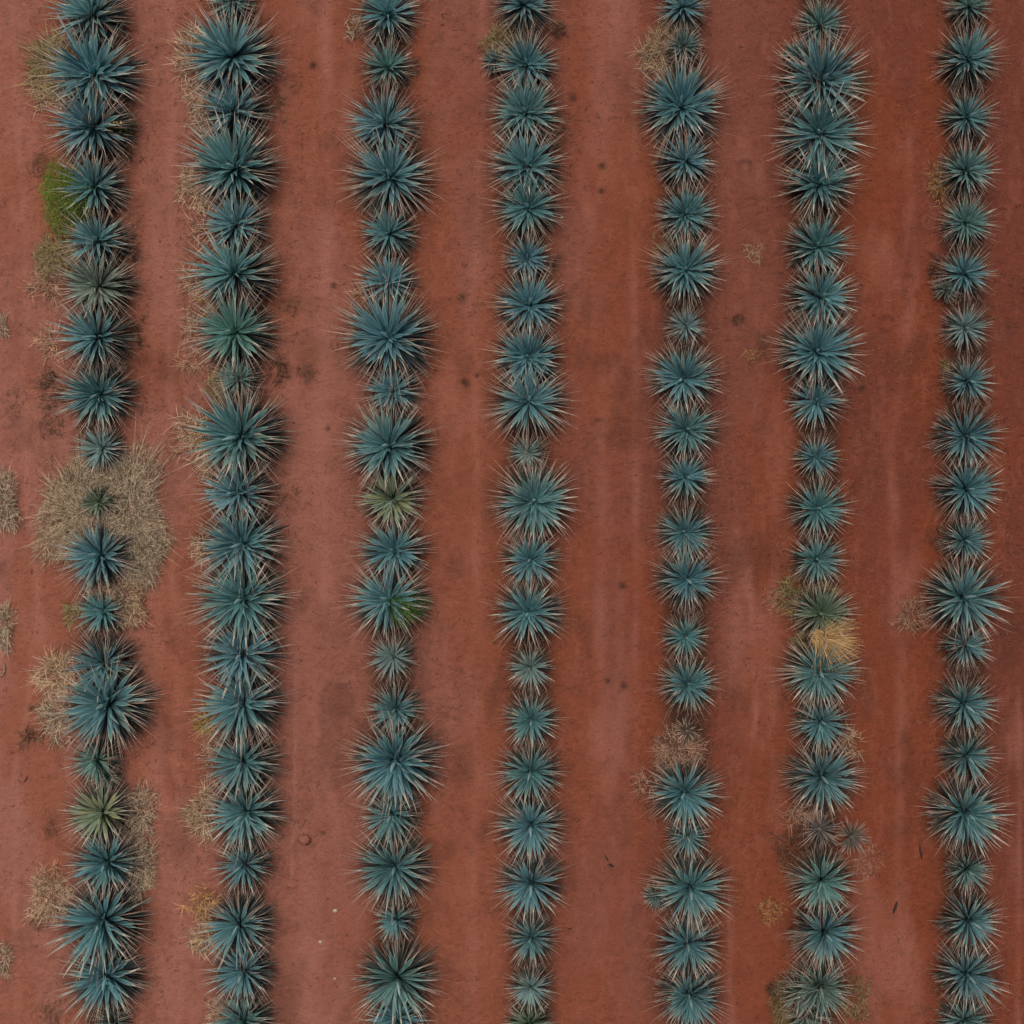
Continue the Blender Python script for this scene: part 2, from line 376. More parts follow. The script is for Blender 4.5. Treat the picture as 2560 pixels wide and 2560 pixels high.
def strands(P, D, L, W, lift, droop, seg=3, r=RNG, vv=None, taper=0.25):
    """many thin blades as one vertex/quad array: start P, heading D (unit), length L, width W"""
    n_ = len(P); up = np.array([0, 0, 1.0])
    side = np.cross(D, up); ln = np.linalg.norm(side, axis=1, keepdims=True); side = np.where(ln > 1e-4, side/np.maximum(ln, 1e-4), np.array([1.0, 0, 0]))
    tw = r.uniform(-0.9, 0.9, (n_, 1)); nrm = np.cross(side, D); side = side*np.cos(tw)+nrm*np.sin(tw)
    curl = r.normal(0, 1, (n_, 1)); vert, tcol, vcol = [], [], []
    for s in range(seg+1):
        t = s/seg
        c = P + D*(L*t)[:, None] + up*((lift*t - droop*t*t)*L)[:, None] + np.cross(D, up)*(curl*0.14*t*t)*L[:, None]
        w = (W*(1-(1-taper)*t**1.5))[:, None]
        vert += [c-side*w*.5, c+side*w*.5]; tcol += [np.full(n_, t)]*2
        vcol += [vv if vv is not None else None]*2
    v = r.random(n_) if vv is None else vv
    V = np.stack(vert, 1).reshape(-1, 3); T = np.stack(tcol, 1).ravel(); Vc = np.repeat(v, 2*(seg+1))
    base = (np.arange(n_)*2*(seg+1))[:, None]
    F = np.concatenate([base + np.array([[2*s, 2*s+1, 2*s+3, 2*s+2]]) for s in range(seg)], 1).reshape(-1, 4)
    return V, F, T, Vc

def merge(parts):
    V, F, T, C, o = [], [], [], [], 0
    for v, f, t, c in parts:
        V.append(v); F.append(f+o); T.append(t); C.append(c); o += len(v)
    return np.concatenate(V), np.concatenate(F), np.concatenate(T), np.concatenate(C)

def needle_leaves(n_, R, rng, lo, hi, width, z0, lmin=0.75, lmax=1.08, droopk=0.10):
    """withered outer leaves, each a closed three-sided gutter tapering to a point"""
    az = rng.random(n_)*2*math.pi; el = np.radians(rng.uniform(lo, hi, n_)); L = R*rng.uniform(lmin, lmax, n_)
    ca, sa = np.cos(az), np.sin(az); D = np.stack([np.cos(el)*ca, np.cos(el)*sa, np.sin(el)], 1)
    S_ = np.stack([-sa, ca, 0*az], 1); U = np.cross(D, S_)
    droop = rng.uniform(-0.06, droopk, n_); sway = rng.normal(0, 0.045, n_); kink = np.where(rng.random(n_) < .25, rng.normal(0, .35, n_), 0)
    P0 = np.array([0, 0, z0]) + D*0.10*R; v = rng.random(n_); W = width*rng.uniform(.6, 1.25, n_)
    ts = [0, .3, .55, .78, 1.0]; wd = [.8, 1.0, .62, .30, .05]; rows, T = [], []
    for t, w in zip(ts, wd):
        c = P0 + D*(L*t)[:, None] - np.array([0, 0, 1.0])*(droop*t*t*L)[:, None] + S_*((sway*t*t + kink*max(0, t-.6)**1.5)*L)[:, None]
        c[:, 2] = np.maximum(c[:, 2], 0.015)
        h = (W*w*.5)[:, None]
        rows += [c-S_*h+U*h*.35, c-U*h*.35, c+S_*h+U*h*.35]; T += [np.full(n_, t)]*3
    V = np.stack(rows, 1).reshape(-1, 3); T = np.stack(T, 1).ravel(); C = np.repeat(v, 15)
    b_ = (np.arange(n_)*15)[:, None]
    q = [[3*s+j, 3*s+(j+1) % 3, 3*s+3+(j+1) % 3, 3*s+3+j] for s in range(4) for j in range(3)]
    F = np.concatenate([b_+np.array([x]) for x in q], 1).reshape(-1, 4)
    return V, F, T, C

HUES = {'b': (0.052, 0.146, 0.160), 'g': (0.062, 0.150, 0.134), 'y': (0.120, 0.172, 0.105), 'o': (0.080, 0.118, 0.066), 'p': (0.135, 0.205, 0.190), 'q': (0.130, 0.165, 0.115), 'k': (0.050, 0.088, 0.074)}
WORD = {'b': 'blue', 'g': 'greenish', 'y': 'yellow-green', 'o': 'olive', 'p': 'pale grey-green', 'q': 'grey-green', 'k': 'dark green'}

def agave(px, py, rad, look, rng, label, name='agave_plant', group='agave plants growing in rows'):
    R = rad*PX*0.96; z0 = 0.10 + 0.16*R
    x, y = world_at(px, py, z0+0.12*R); gz0 = gz_at(x, y)
    root = bpy.data.objects.new(name, None); COL.objects.link(root); root.empty_display_size = 0.2
    root.location = (x, y, gz0); tag(root, label, 'agave', group)
    root.rotation_euler = (rng.normal(0, .075), rng.normal(0, .075), 0)
    h0 = np.array(HUES[look])*rng.uniform(.90, 1.14)*(1.22-.30*px/2560)*np.array([rng.uniform(.9, 1.1), 1, rng.uniform(.92, 1.10)])  # leaf hue dims to the right: light falloff painted in
    st = link('stem', STEM, root); k = max(.35, R*.85); st.scale = (k, k, k*.8)
    N = int(np.clip(26 + 38*R + rng.integers(-5, 6), 28, 76)); slim = 1.0 if R > .7 else 0.92
    a0 = rng.random()*6.28; L0 = R*rng.uniform(1.02, 1.09); wid = rng.uniform(.92, 1.14)*slim
    inner = rng.uniform(.40, .58); lop = rng.uniform(0, .11); side = rng.random()*6.28
    for i in range(N):
        u = (i+0.5)/N
        se = 1-0.76*u**0.95; el = math.asin(max(0.02, min(.985, se + rng.normal(0, .045))))
        az = a0 + i*2.39996 + rng.normal(0, .10)
        Lf = L0*(0.50 + 0.50*min(1, u/.34))*rng.uniform(.90, 1.07)*(1.06 if u > inner else 1.0)
        if u < .12: Lf *= .85
        Lf *= 1 + lop*math.cos(az-side)
        if u > .3 and rng.random() < .05: Lf *= rng.uniform(.55, .8)      # broken or stunted leaf
        w = wid*rng.uniform(.88, 1.14)*(1.0 if u > .15 else .85)*L0*(1.06-.12*u)
        o = bpy.data.objects.new('leaf', (YOUNG[int(rng.integers(len(YOUNG)))] if u < inner else LEAVES[int(rng.integers(len(LEAVES)))])); COL.objects.link(o); o.parent = root
        Mx = Matrix.Rotation(az, 4, 'Z') @ Matrix.Rotation(-el, 4, 'Y') @ Matrix.Rotation(rng.normal(0, .22), 4, 'X')
        d0 = 0.03*R
        o.location = (math.cos(az)*d0*math.cos(el), math.sin(az)*d0*math.cos(el), z0 + 0.10*R*(1-u) - .02)
        o.rotation_euler = Mx.to_euler()
        o.scale = (Lf, w, w)
        f = rng.uniform(.84, 1.20)*(1.9 if u < .07 else 1.45 if u < .12 else 1.12 if u < .28 else .96); gsh = rng.uniform(0, .12)
        hh = h0*f; hh = hh*(1-gsh) + np.array((.105, .150, .085))*f*gsh
        if u > .7 and look in 'by' and rng.random() < .20: hh = hh*.6 + np.array((.18, .17, .10))*.4
        if look == 'y' and u > .22 and rng.random() < .75: k_ = rng.uniform(.35, .8); hh = hh*(1-k_) + np.array((.27, .26, .095))*k_
        o.color = (hh[0], hh[1], hh[2], min(1, max(0, (u-.18)/.42)) if u < inner else 1)
    sp = link('central_spike', SPIKE, root, (0, 0, z0+.05*R), h0*.9+np.array((.24, .30, .28)))
    q = R*rng.uniform(.48, .64); sp.scale = (q*.90, q*.90, q); sp.rotation_euler = (rng.normal(0, .10), rng.normal(0, .10), rng.random()*6)
    nn = int(26 + 30*R)
    A = needle_leaves(int(nn*1.15), L0, rng, 0, 30, .021*max(.7, R), z0*.8, .80, 1.14, .08)
    A = (A[0], A[1], A[2], .25+.75*A[3])
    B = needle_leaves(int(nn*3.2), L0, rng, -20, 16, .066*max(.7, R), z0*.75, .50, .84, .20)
    B = (B[0], B[1], B[2], B[3]*.16)                       # old thatch below, near-black with shade painted into its colour
    V, F, T, C = merge([A, B])
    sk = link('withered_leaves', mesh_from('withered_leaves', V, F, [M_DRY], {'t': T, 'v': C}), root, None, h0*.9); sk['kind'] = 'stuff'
    return root

SPECIAL = {
 (0,1): 'very large blue agave with pale tips, second from top in the leftmost row',
 (0,2): 'blue agave with green weed in its right side, third down the leftmost row',
 (0,3): 'blue agave overlapping a bright green bush in the leftmost row',
 (0,5): 'grey-green agave with yellowed leaves, sixth from top in the leftmost row',
 (0,8): 'small pale agave at the top edge of the big straw-coloured bush',
 (0,9): 'small olive agave swallowed by the big straw-coloured bush in the leftmost row',
 (0,10): 'blue agave growing from the lower side of the big straw-coloured bush',
 (0,13): 'largest blue agave in the leftmost row, below the middle of the photo',
 (0,15): 'yellowing agave with yellow-green leaves, low in the leftmost row',
 (2,9): 'yellow-green agave in the middle of the third row from left',
 (2,11): 'blue agave with a bright green weed at its lower right, third row',
 (4,1): 'small dark agave among tan grass near the top of the fifth row',
 (5,11): 'olive agave overgrown by straw above the orange grass clump, sixth row',
 (5,12): 'blue agave just below the orange grass clump in the sixth row',
}
seed = 100
for ri, row in enumerate(ROWS):
    for pi, (px, py, rad, look) in enumerate(row):
        size = 'large' if rad >= 125 else ('small' if rad < 82 else 'medium')
        where = f'{ORD[pi]} from top in the {ROWNAME[ri]}' if pi < len(row)-1 else f'lowest in the {ROWNAME[ri]}, at the bottom edge'
        lab = SPECIAL.get((ri, pi), f'{size} {WORD[look]} agave, {where}')
        seed += 1
        agave(px, py, rad, look, np.random.default_rng(seed), lab)
# offsets growing beside their mothers
PUPS = [(1240,152,46,'k','small dark agave offset left of the second agave, fourth row from left'),
        (1993,136,48,'g','small agave offset at the upper left of the sixth row'),
        (2365,726,42,'k','small dark agave offset at lower left of the sixth agave, rightmost row'),
        (1643,2246,40,'k','small dark agave offset left of a large agave low in the fifth row'),
        (268,1942,44,'k','small dark agave offset just above the yellowing agave, leftmost row'),
        (1999,2480,68,'k','dark green agave crowding the left of the lowest sixth row agaves'),
        (282,2552,58,'k','small dark agave at the bottom edge under the leftmost row')]
for px, py, rad, look, lab in PUPS:
    seed += 1; agave(px, py, rad, look, np.random.default_rng(seed), lab, 'agave_offset', 'small agave offsets')

def dead_agave(px, py, rad, hue, lab, sd):
    rng = np.random.default_rng(sd); R = rad*PX; x, y = world_at(px, py, .15)
    root = bpy.data.objects.new('dead_agave', None); COL.objects.link(root); root.location = (x, y, gz_at(x, y))
    tag(root, lab, 'dead agave', 'dead agaves')
    st = link('stem', STEM, root); st.scale = (.4, .4, .4)
    V, F, T, C = merge([needle_leaves(46, R, rng, 0, 60, .030, .10, .6, 1.1, .25), needle_leaves(40, R, rng, -10, 25, .026, .10, .6, 1.0, .2)])
    s = link('dead_leaves', mesh_from('dead_leaves', V, F, [M_DRY], {'t': T*.75, 'v': C*.6+.3}), root, None, hue); s['kind'] = 'stuff'
dead_agave(2049,2072,60,(.17,.15,.14),'dead grey agave in the sixth row above a green-leaved one',401)
dead_agave(2130,2092,52,(.20,.16,.125),'dead brown agave at right of the grey dead one, sixth row',402)
dead_agave(1717,1826,42,(.14,.09,.06),'dead dark brown agave stump above the tan bush, fifth row',403)

# ------------------------------------------------------------------ weeds
TAN = (.60, .43, .27); OLIVE = (.33, .275, .125); GREY = (.52, .42, .29); PINK = (.55, .33, .22); ORANGE = (.60, .35, .14); BROWN = (.185, .098, .058); YELLOW = (.46, .33, .10)
CNAME = {TAN: 'tan', OLIVE: 'olive', GREY: 'greyish', PINK: 'pinkish tan', ORANGE: 'orange', BROWN: 'brown', YELLOW: 'yellowish'}

def weed(px, py, rx, ry, hue, kind, label, dens=1.0, name=None, cat=None, group=None, height=None, sd=None):
    rng = np.random.default_rng(sd if sd is not None else int(px*7+py*13))
    a, b2 = rx*PX, ry*PX; h = height if height is not None else .40*min(a, b2)+.05
    x, y = world_at(px, py, h*.5); area = math.pi*a*b2
    def disc(n_):
        th = rng.random(n_)*2*math.pi; r = np.clip(np.sqrt(rng.random(n_))+rng.normal(0, .05, n_), 0, None); edge = 1+.18*np.sin(3*th+px)+.12*np.sin(5*th+py)+.07*np.sin(11*th+px*.3)
        return r*edge*np.cos(th), r*edge*np.sin(th), r, th
    parts = []
    if kind == 'tuft':            # grass leaning outwards from several crowns
        n_ = int(820*area*dens)+30; u, v, r, th = disc(n_); q = .62
        nc = max(7, int(area*42)); cu, cv = np.clip(rng.normal(0, .55, nc), -1.1, 1.1), np.clip(rng.normal(0, .55, nc), -1.1, 1.1); cr, ct = np.clip(np.hypot(cu, cv), 0, 1.3), np.arctan2(cv, cu); ci = rng.integers(0, nc, n_)
        P = np.stack([cu[ci]*a*q+rng.normal(0, .035, n_), cv[ci]*b2*q+rng.normal(0, .035, n_), np.full(n_, .0)], 1); r = cr[ci]
        az = ct[ci] + rng.normal(0, 1.25, n_); el = np.radians(rng.uniform(22, 75, n_)-18*r)
        D = np.stack([np.cos(el)*np.cos(az), np.cos(el)*np.sin(az), np.sin(el)], 1)
        L = (.25+.75*rng.random(n_)**1.6)*(h*1.0+.45*min(a, b2))
        parts.append(strands(P, D, L, rng.uniform(.006, .014, n_), .1*rng.random(n_), .75*rng.random(n_), 3, rng))
    elif kind == 'dome':          # springy tangle of fine dry twigs
        n_ = int(1900*area*dens)+60; u, v, r, th = disc(n_)
        top = h*np.sqrt(np.clip(1-r**2*.92, 0.02, 1)); zz = top*(1-.75*rng.random(n_)**2)
        P = np.stack([u*a*.92, v*b2*.92, zz*.9], 1)
        az = th + rng.normal(0, 1.1, n_); el = rng.normal(.25, .5, n_)
        D = np.stack([np.cos(el)*np.cos(az), np.cos(el)*np.sin(az), np.sin(el)], 1)
        L = rng.uniform(.07, .22, n_)*(.7+.3*min(1, min(a, b2)))
        parts.append(strands(P, D, L, rng.uniform(.005, .010, n_), .2*rng.random(n_), .6*rng.random(n_), 3, rng))
        m_ = n_//6; u, v, r, th = disc(m_); P = np.stack([u*a*.4, v*b2*.4, 0*u], 1); D = np.stack([u*a, v*b2, np.full(m_, h)*.9], 1)
        Ln = np.linalg.norm(D, axis=1); D = D/Ln[:, None]
        parts.append(strands(P, D, Ln*rng.uniform(.7, 1.0, m_), np.full(m_, .009), 0*Ln, .2*rng.random(m_), 4, rng))
    else:                          # flat: dried weed lying on the soil
        n_ = int(620*area*dens)+25; u, v, r, th = disc(n_)
        P = np.stack([u*a*.85, v*b2*.85, rng.uniform(.004, .05, n_)], 1); az = rng.random(n_)*6.28
        D = np.stack([np.cos(az), np.sin(az), rng.uniform(0, .5, n_)], 1); D /= np.linalg.norm(D, axis=1, keepdims=True)
        parts.append(strands(P, D, rng.uniform(.05, .16, n_), rng.uniform(.004, .009, n_), 0*u, .5*rng.random(n_), 3, rng))
    V, F, T, C = merge(parts); g0 = gz_at(x, y); hue = np.array(hue)*(.90-.30*px/2560)  # weed hue gets the same painted light falloff towards the right
    V[:, 2] = np.maximum(V[:, 2], .004)
    me_ = mesh_from('dry_grass', V, F, [M_STRAW], {'t': T, 'v': C})
    o = link(name or ('dry_bush' if kind == 'dome' else 'dry_grass_tuft' if kind == 'tuft' else 'dried_weed'), me_, None, (x, y, g0+.01), hue)
    tag(o, label, cat or ('dry bush' if kind == 'dome' else 'dry grass' if kind == 'tuft' else 'dried weed'), group or 'dry weeds along the rows')
    return o

def near_label(px, py, hue, noun):
    best = min(((math.hypot(px-p[0], (py-p[1])*1.15), ri, pi, p) for ri, r in enumerate(ROWS) for pi, p in enumerate(r)), key=lambda q: q[0])
    d, ri, pi, p = best; dx, dy = px-p[0], py-p[1]
    side = ('left of' if dx < 0 else 'right of') if abs(dx) > abs(dy)*.9 else ('above' if dy < 0 else 'below')
    nth = 'lowest' if pi == len(ROWS[ri])-1 else ORD[pi]
    return f'{CNAME[hue]} {noun} {side} the {nth} agave, {ROWNAME[ri]}'

# the big straw bush that swallows part of the leftmost row
weed(205,1290,112,162,(.50,.40,.26),'dome','large straw-coloured dry bush, yellower half, left of the small swallowed agave',.66,height=.21)
weed(312,1285,112,160,GREY,'dome','large greyish dry bush bulging right beside the small swallowed agave',.66,height=.24)
weed(345,1395,62,70,GREY,'dome','greyish dry bush lobe right of the agave below the big bush',1.0,height=.32)
weed(300,1500,70,72,TAN,'dome','straw-coloured dry bush trailing below the big bush in the leftmost row',.8,height=.26)
weed(185,1530,28,52,OLIVE,'tuft','olive dry grass at the left foot of the twelfth agave, leftmost row')
weed(4,1255,40,78,GREY,'dome','greyish dry bush cut by the left edge beside the big bush',.9,height=.30)
weed(6,1565,30,60,GREY,'dome','greyish brown dry bush cut by the left edge, below the middle',.7,height=.22)
weed(4,815,16,30,GREY,'dome','small grey dry weed cut by the left edge above the middle',.7,height=.12)
weed(5,2400,22,44,GREY,'dome','small grey dry weed cut by the left edge near the bottom',.6,height=.14)
WEEDS = [ # px, py, rx, ry, colour, kind, density
 (130,165,66,88,OLIVE,'tuft',.9),(118,235,44,52,TAN,'tuft',.5),(98,414,38,42,BROWN,'flat',1.0),(140,640,62,52,OLIVE,'dome',.9),(122,702,48,44,PINK,'tuft',.9),
 (128,850,38,48,PINK,'tuft',.7),(128,975,44,56,BROWN,'tuft',.5),(122,1060,40,42,BROWN,'flat',1.0),(32,1010,34,56,BROWN,'flat',.5),
 (135,1690,56,66,TAN,'tuft',.8),(140,1795,44,66,GREY,'tuft',.8),(345,2036,46,80,GREY,'dome',.55),(340,2172,48,84,GREY,'dome',.7),
 (122,2245,58,72,TAN,'dome',.6),(92,2310,34,24,BROWN,'flat',1.1),(125,2540,32,42,BROWN,'flat',.9),(122,2062,28,38,BROWN,'flat',.7),(72,1846,34,32,BROWN,'tuft',.5),
 (205,380,60,36,BROWN,'tuft',.6),(318,360,40,60,BROWN,'tuft',.35),(320,610,36,60,BROWN,'tuft',.5),(230,660,60,30,OLIVE,'tuft',.8),(340,835,34,44,BROWN,'tuft',.5),
 (478,130,44,66,TAN,'tuft',.7),(492,225,34,44,TAN,'tuft',.5),(500,300,34,48,GREY,'tuft',.5),(486,470,44,62,TAN,'tuft',.8),(510,575,40,44,PINK,'tuft',.4),
 (490,690,50,44,PINK,'tuft',.6),(537,748,36,34,YELLOW,'tuft',.9),(478,820,34,56,PINK,'tuft',.6),(482,905,46,36,PINK,'tuft',.5),(545,965,30,44,OLIVE,'dome',.8),
 (488,1095,44,72,TAN,'tuft',.8),(525,1170,32,40,TAN,'tuft',.6),(505,1370,32,52,TAN,'tuft',.4),(528,1808,34,52,YELLOW,'tuft',1.0),(522,1885,32,36,PINK,'tuft',.6),
 (512,2040,46,72,TAN,'tuft',1.0),(500,2265,42,46,ORANGE,'tuft',.6),(512,2345,40,56,TAN,'tuft',.8),(560,2535,46,36,TAN,'dome',.6),
 (680,250,34,60,BROWN,'tuft',.35),(690,930,36,50,BROWN,'tuft',.35),(722,762,34,26,BROWN,'flat',.9),(766,931,30,24,BROWN,'flat',1.3),(715,1240,40,50,BROWN,'flat',.5),
 (888,70,26,44,GREY,'tuft',.4),(1020,180,32,36,BROWN,'tuft',.6),(905,730,30,30,PINK,'tuft',.4),
 (1248,112,44,52,OLIVE,'dome',.7),(1300,88,40,30,OLIVE,'tuft',.8),(1395,72,18,22,BROWN,'dome',1.0),(1385,350,34,70,BROWN,'tuft',.45),(1372,660,28,36,BROWN,'tuft',.6),
 (1650,122,52,62,TAN,'tuft',.9),(1690,60,36,30,OLIVE,'dome',.8),(1662,605,30,34,OLIVE,'tuft',.8),(1692,1878,66,58,PINK,'dome',.75),(1615,1962,36,34,PINK,'tuft',.6),
 (1884,632,32,30,TAN,'flat',.8),(1884,888,32,22,ORANGE,'flat',.5),(1848,800,20,18,BROWN,'flat',1.6),(1905,860,22,40,BROWN,'flat',.8),
 (1936,1502,36,40,PINK,'flat',.6),(1992,1490,58,46,OLIVE,'tuft',.9),(2050,1472,50,22,YELLOW,'tuft',.7),(1930,2280,42,36,ORANGE,'flat',1.1),(1985,2125,52,62,BROWN,'dome',.35),
 (2170,2150,44,62,PINK,'flat',.7),(2120,1862,40,36,TAN,'tuft',.4),(2012,2040,44,46,PINK,'tuft',.6),(1962,2505,42,58,OLIVE,'dome',.6),(2135,2500,44,56,OLIVE,'dome',.35),(2016,1605,36,32,OLIVE,'dome',.7),
 (2350,455,32,52,ORANGE,'dome',.45),(2284,1542,46,46,PINK,'dome',.5),(2340,1352,28,30,BROWN,'tuft',.4),(2345,670,26,34,BROWN,'dome',.6),(2360,925,22,34,OLIVE,'tuft',.4),(2410,1850,40,26,OLIVE,'tuft',.5),
]
for (px, py, rx, ry, hue, kind, dn) in WEEDS:
    noun = {'tuft': 'dry grass tuft', 'dome': 'dry bush', 'flat': 'flat dried weed'}[kind]
    lab = near_label(px, py, hue, noun)
    for extra in ('', ', further out', ', upper of two', ', lower of two'):
        if lab+extra not in LABELS: lab += extra; break
    e_ = 1.2 if kind == 'tuft' else 1.0
    weed(px - (5 if kind == 'tuft' and px < 560 else 0), py, rx*e_, ry*e_, hue, kind, lab, dn*(.85 if kind == 'tuft' else .95))

def orange_clump():
    rng = np.random.default_rng(5); n_ = 950; x, y = world_at(2046, 1592, .5)
    P = np.stack([rng.normal(0, .07, n_), rng.normal(0, .06, n_), .42+.1*rng.random(n_)], 1)
    az = rng.normal(-.32, .58, n_); el = rng.normal(.18, .34, n_)
    D = np.stack([np.cos(el)*np.cos(az), np.cos(el)*np.sin(az), np.sin(el)], 1)
    V, F, T, C = strands(P, D, (.25+.75*rng.random(n_)**1.7)*.98, rng.uniform(.006, .012, n_), .1*rng.random(n_), .35*rng.random(n_), 4, rng)
    V[:, 2] = np.maximum(V[:, 2], .01)
    m_ = 260; D2 = np.stack([rng.normal(0, .10, m_), rng.normal(0, .10, m_), np.full(m_, .46)], 1); L2 = np.linalg.norm(D2, axis=1)
    V, F, T, C = merge([(V, F, T, C), strands(np.stack([rng.normal(0, .05, m_), rng.normal(0, .05, m_), 0*L2], 1), D2/L2[:, None], L2, np.full(m_, .012), 0*L2, 0*L2, 4, rng)])
    o = link('dry_grass_clump', mesh_from('dry_grass', V, F, [M_STRAW], {'t': T, 'v': C*.9+.1}), None, (x, y, gz_at(x, y)), (.52, .34, .15))
    tag(o, 'bright orange dry grass clump swept sideways between two agaves, sixth row', 'dry grass')
orange_clump()

def shrub(px, py, rx, ry, h, n_, hue, label, leaf=.030, flowers=0):
    rng = np.random.default_rng(int(px+py)); a, b2 = rx*PX, ry*PX; x, y = world_at(px, py, h*.6)
    root = bpy.data.objects.new('green_bush', None); COL.objects.link(root); root.location = (x, y, gz_at(x, y)); tag(root, label, 'bush', 'green weeds among the agaves')
    th = rng.random(n_)*2*math.pi; r = rng.random(n_)**.5; edge = 1+.18*np.sin(3*th+1)+.12*np.sin(7*th)
    cl = rng.integers(0, 40, n_); cx, cy = rng.normal(0, .06, 40), rng.normal(0, .06, 40); cz = rng.normal(0, .05, 40)
    top = h*np.sqrt(np.clip(1-r*r*.95, .03, 1))
    P = np.stack([r*edge*np.cos(th)*a+cx[cl], r*edge*np.sin(th)*b2+cy[cl], np.maximum(.03, top*(1-.6*rng.random(n_)**2)+cz[cl]+.03*rng.normal(0, 1, n_))], 1)
    d = rng.normal(0, 1, (n_, 3)); d[:, 2] = d[:, 2]*.5+.2; d /= np.linalg.norm(d, axis=1, keepdims=True)
    s = np.cross(d, rng.normal(0, 1, (n_, 3))); s /= np.linalg.norm(s, axis=1, keepdims=True)
    L = (leaf*rng.uniform(.6, 1.3, n_))[:, None]; nrm = np.cross(d, s)
    V = np.stack([P-d*L*.6, P-s*L*.30+nrm*L*.08, P+d*L*.6, P+s*L*.30+nrm*L*.08], 1).reshape(-1, 3)
    F = np.arange(4*n_).reshape(-1, 4)
    o = link('foliage', mesh_from('foliage', V, F, [M_GREEN], {'v': np.repeat(rng.random(n_), 4)}, smooth=False), root, None, hue); o['kind'] = 'stuff'
    m_ = 60; th = rng.random(m_)*6.28; rr = rng.random(m_)**.5; D = np.stack([rr*a*np.cos(th), rr*b2*np.sin(th), np.full(m_, h*.85)], 1); Ln = np.linalg.norm(D, axis=1)
    V, F, T, C = strands(np.zeros((m_, 3)), D/Ln[:, None], Ln*.9, np.full(m_, .010), 0*Ln, 0*Ln, 3, rng)
    o = link('twigs', mesh_from('twigs', V, F, [M_STRAW], {'t': T, 'v': C}), root, None, (.12, .11, .05)); o['kind'] = 'stuff'
    for i in range(flowers):
        Vf = [(0, 0, 0)]; 
        for j in range(6): Vf.append((.026*math.cos(j*1.047), .026*math.sin(j*1.047), .010))
        f = link('flower', mesh_from('flower', Vf, [(0, 1+j, 1+(j+1) % 6) for j in range(6)], [M_GREEN], {'v': [.8]*7}), root, (rng.normal(0, a*.35), rng.normal(0, b2*.35), h*1.02), (.60, .50, .06))
shrub(168,490,68,86,.62,8500,(.115,.215,.012),'bright green leafy bush left of the fourth agave, leftmost row')
shrub(205,545,42,40,.32,1600,(.060,.095,.014),'dark green low bush under the bright green one, leftmost row')
shrub(285,318,40,36,.42,1300,(.058,.082,.022),'green weed with tiny yellow flowers inside an agave, upper leftmost row',flowers=6)
shrub(1012,1522,46,44,.80,2600,(.050,.150,.018),'green weed at the lower right of an agave in the third row')
shrub(330,1790,24,36,.34,500,(.060,.085,.022),'small green weed right of the largest agave, leftmost row')
shrub(2155,205,26,44,.30,300,(.045,.055,.025),'dark green weed right of the second agave, sixth row')

# ------------------------------------------------------------------ small things on the soil
def stick(pts, r, label, name='dark_stick', mat=None, cat='stick', group='fallen sticks'):
    V, F = [], []; P = [Vector((*world_at(a, b2), 0)) for a, b2 in pts]
    for i, p in enumerate(P):
        t = (P[min(i+1, len(P)-1)]-P[max(i-1, 0)]).normalized(); s = Vector((-t.y, t.x, 0)); rr = r*(1-.55*abs(2*i/(len(P)-1)-1))
        z = gz_at(p.x, p.y)+r*.6+.006*(i % 2)
        for j in range(6):
            a = j*math.pi/3; V.append((p.x+s.x*rr*math.cos(a), p.y+s.y*rr*math.cos(a), z+rr*math.sin(a)))
    for i in range(len(P)-1):
        for j in range(6): F.append((i*6+j, i*6+(j+1) % 6, (i+1)*6+(j+1) % 6, (i+1)*6+j))
    F += [tuple(range(5, -1, -1)), tuple(range((len(P)-1)*6, len(P)*6))]
    o = link(name, mesh_from(name, V, F, [mat or M_STICK])); tag(o, label, cat, group); return o
stick([(2299,2113),(2300,2124),(2303,2134),(2304,2146)],.028,'dark stick on the soil left of the rightmost row, lower right')
stick([(2242,2253),(2239,2262),(2236,2272),(2233,2281)],.034,'short dark stick lying between the sixth and rightmost rows, low down')
stick([(1521,2159),(1528,2163),(1534,2166)],.036,'small black stick between the fourth and fifth rows, low down')
stick([(1511,2136),(1516,2144),(1521,2153)],.016,'thin dark twig just above the small black stick, fourth row side')
stick([(1418,2318),(1424,2322),(1431,2319)],.016,'thin dark twig right of the nineteenth agave, fourth row')
stick([(60,1955),(66,1948),(70,1940)],.016,'thin dark twig on pale soil left of the yellowing agave')
stick([(6,1656),(12,1664),(13,1676),(9,1686),(3,1693)],.026,'curved grey root lying at the left edge of the photo','curved_root',M_ROOT,'root','roots')

def lump(px, py, r, mat, label, name, cat, sd, group=None):
    rng = np.random.default_rng(sd); x, y = world_at(px, py); V = [(0, 0, r*.75)]; F = []
    for k, (z, q) in enumerate(((.55, .6), (.15, 1.0), (-.3, .8))):
        for j in range(8):
            a = j*math.pi/4+.3*k; f = rng.uniform(.8, 1.2); V.append((r*q*f*math.cos(a), r*q*f*math.sin(a)*.8, r*z*rng.uniform(.85, 1.15)))
    for j in range(8):
        F.append((0, 1+j, 1+(j+1) % 8))
        for k in range(2): F.append((1+k*8+j, 9+k*8+j, 9+k*8+(j+1) % 8, 1+k*8+(j+1) % 8))
    F.append(tuple(range(24, 16, -1)))
    o = link(name, mesh_from(name, V, F, [mat]), None, (x, y, gz_at(x, y)+r*.1)); tag(o, label, cat, group)
lump(838,2277,.055,M_STONE,'pale stone on the soil left of the seventeenth agave, third row','pale_stone','stone',1,'pale stones')
lump(801,2355,.045,M_STONE,'pale stone left and below of the other pale stone, third row','pale_stone','stone',2,'pale stones')
lump(837,2446,.035,M_STONE,'lowest pale stone left of the third row, near the bottom','pale_stone','stone',3,'pale stones')
lump(1405,543,.035,M_STONE,'tiny white stone right of the fifth agave, fourth row','pale_stone','stone',4,'pale stones')
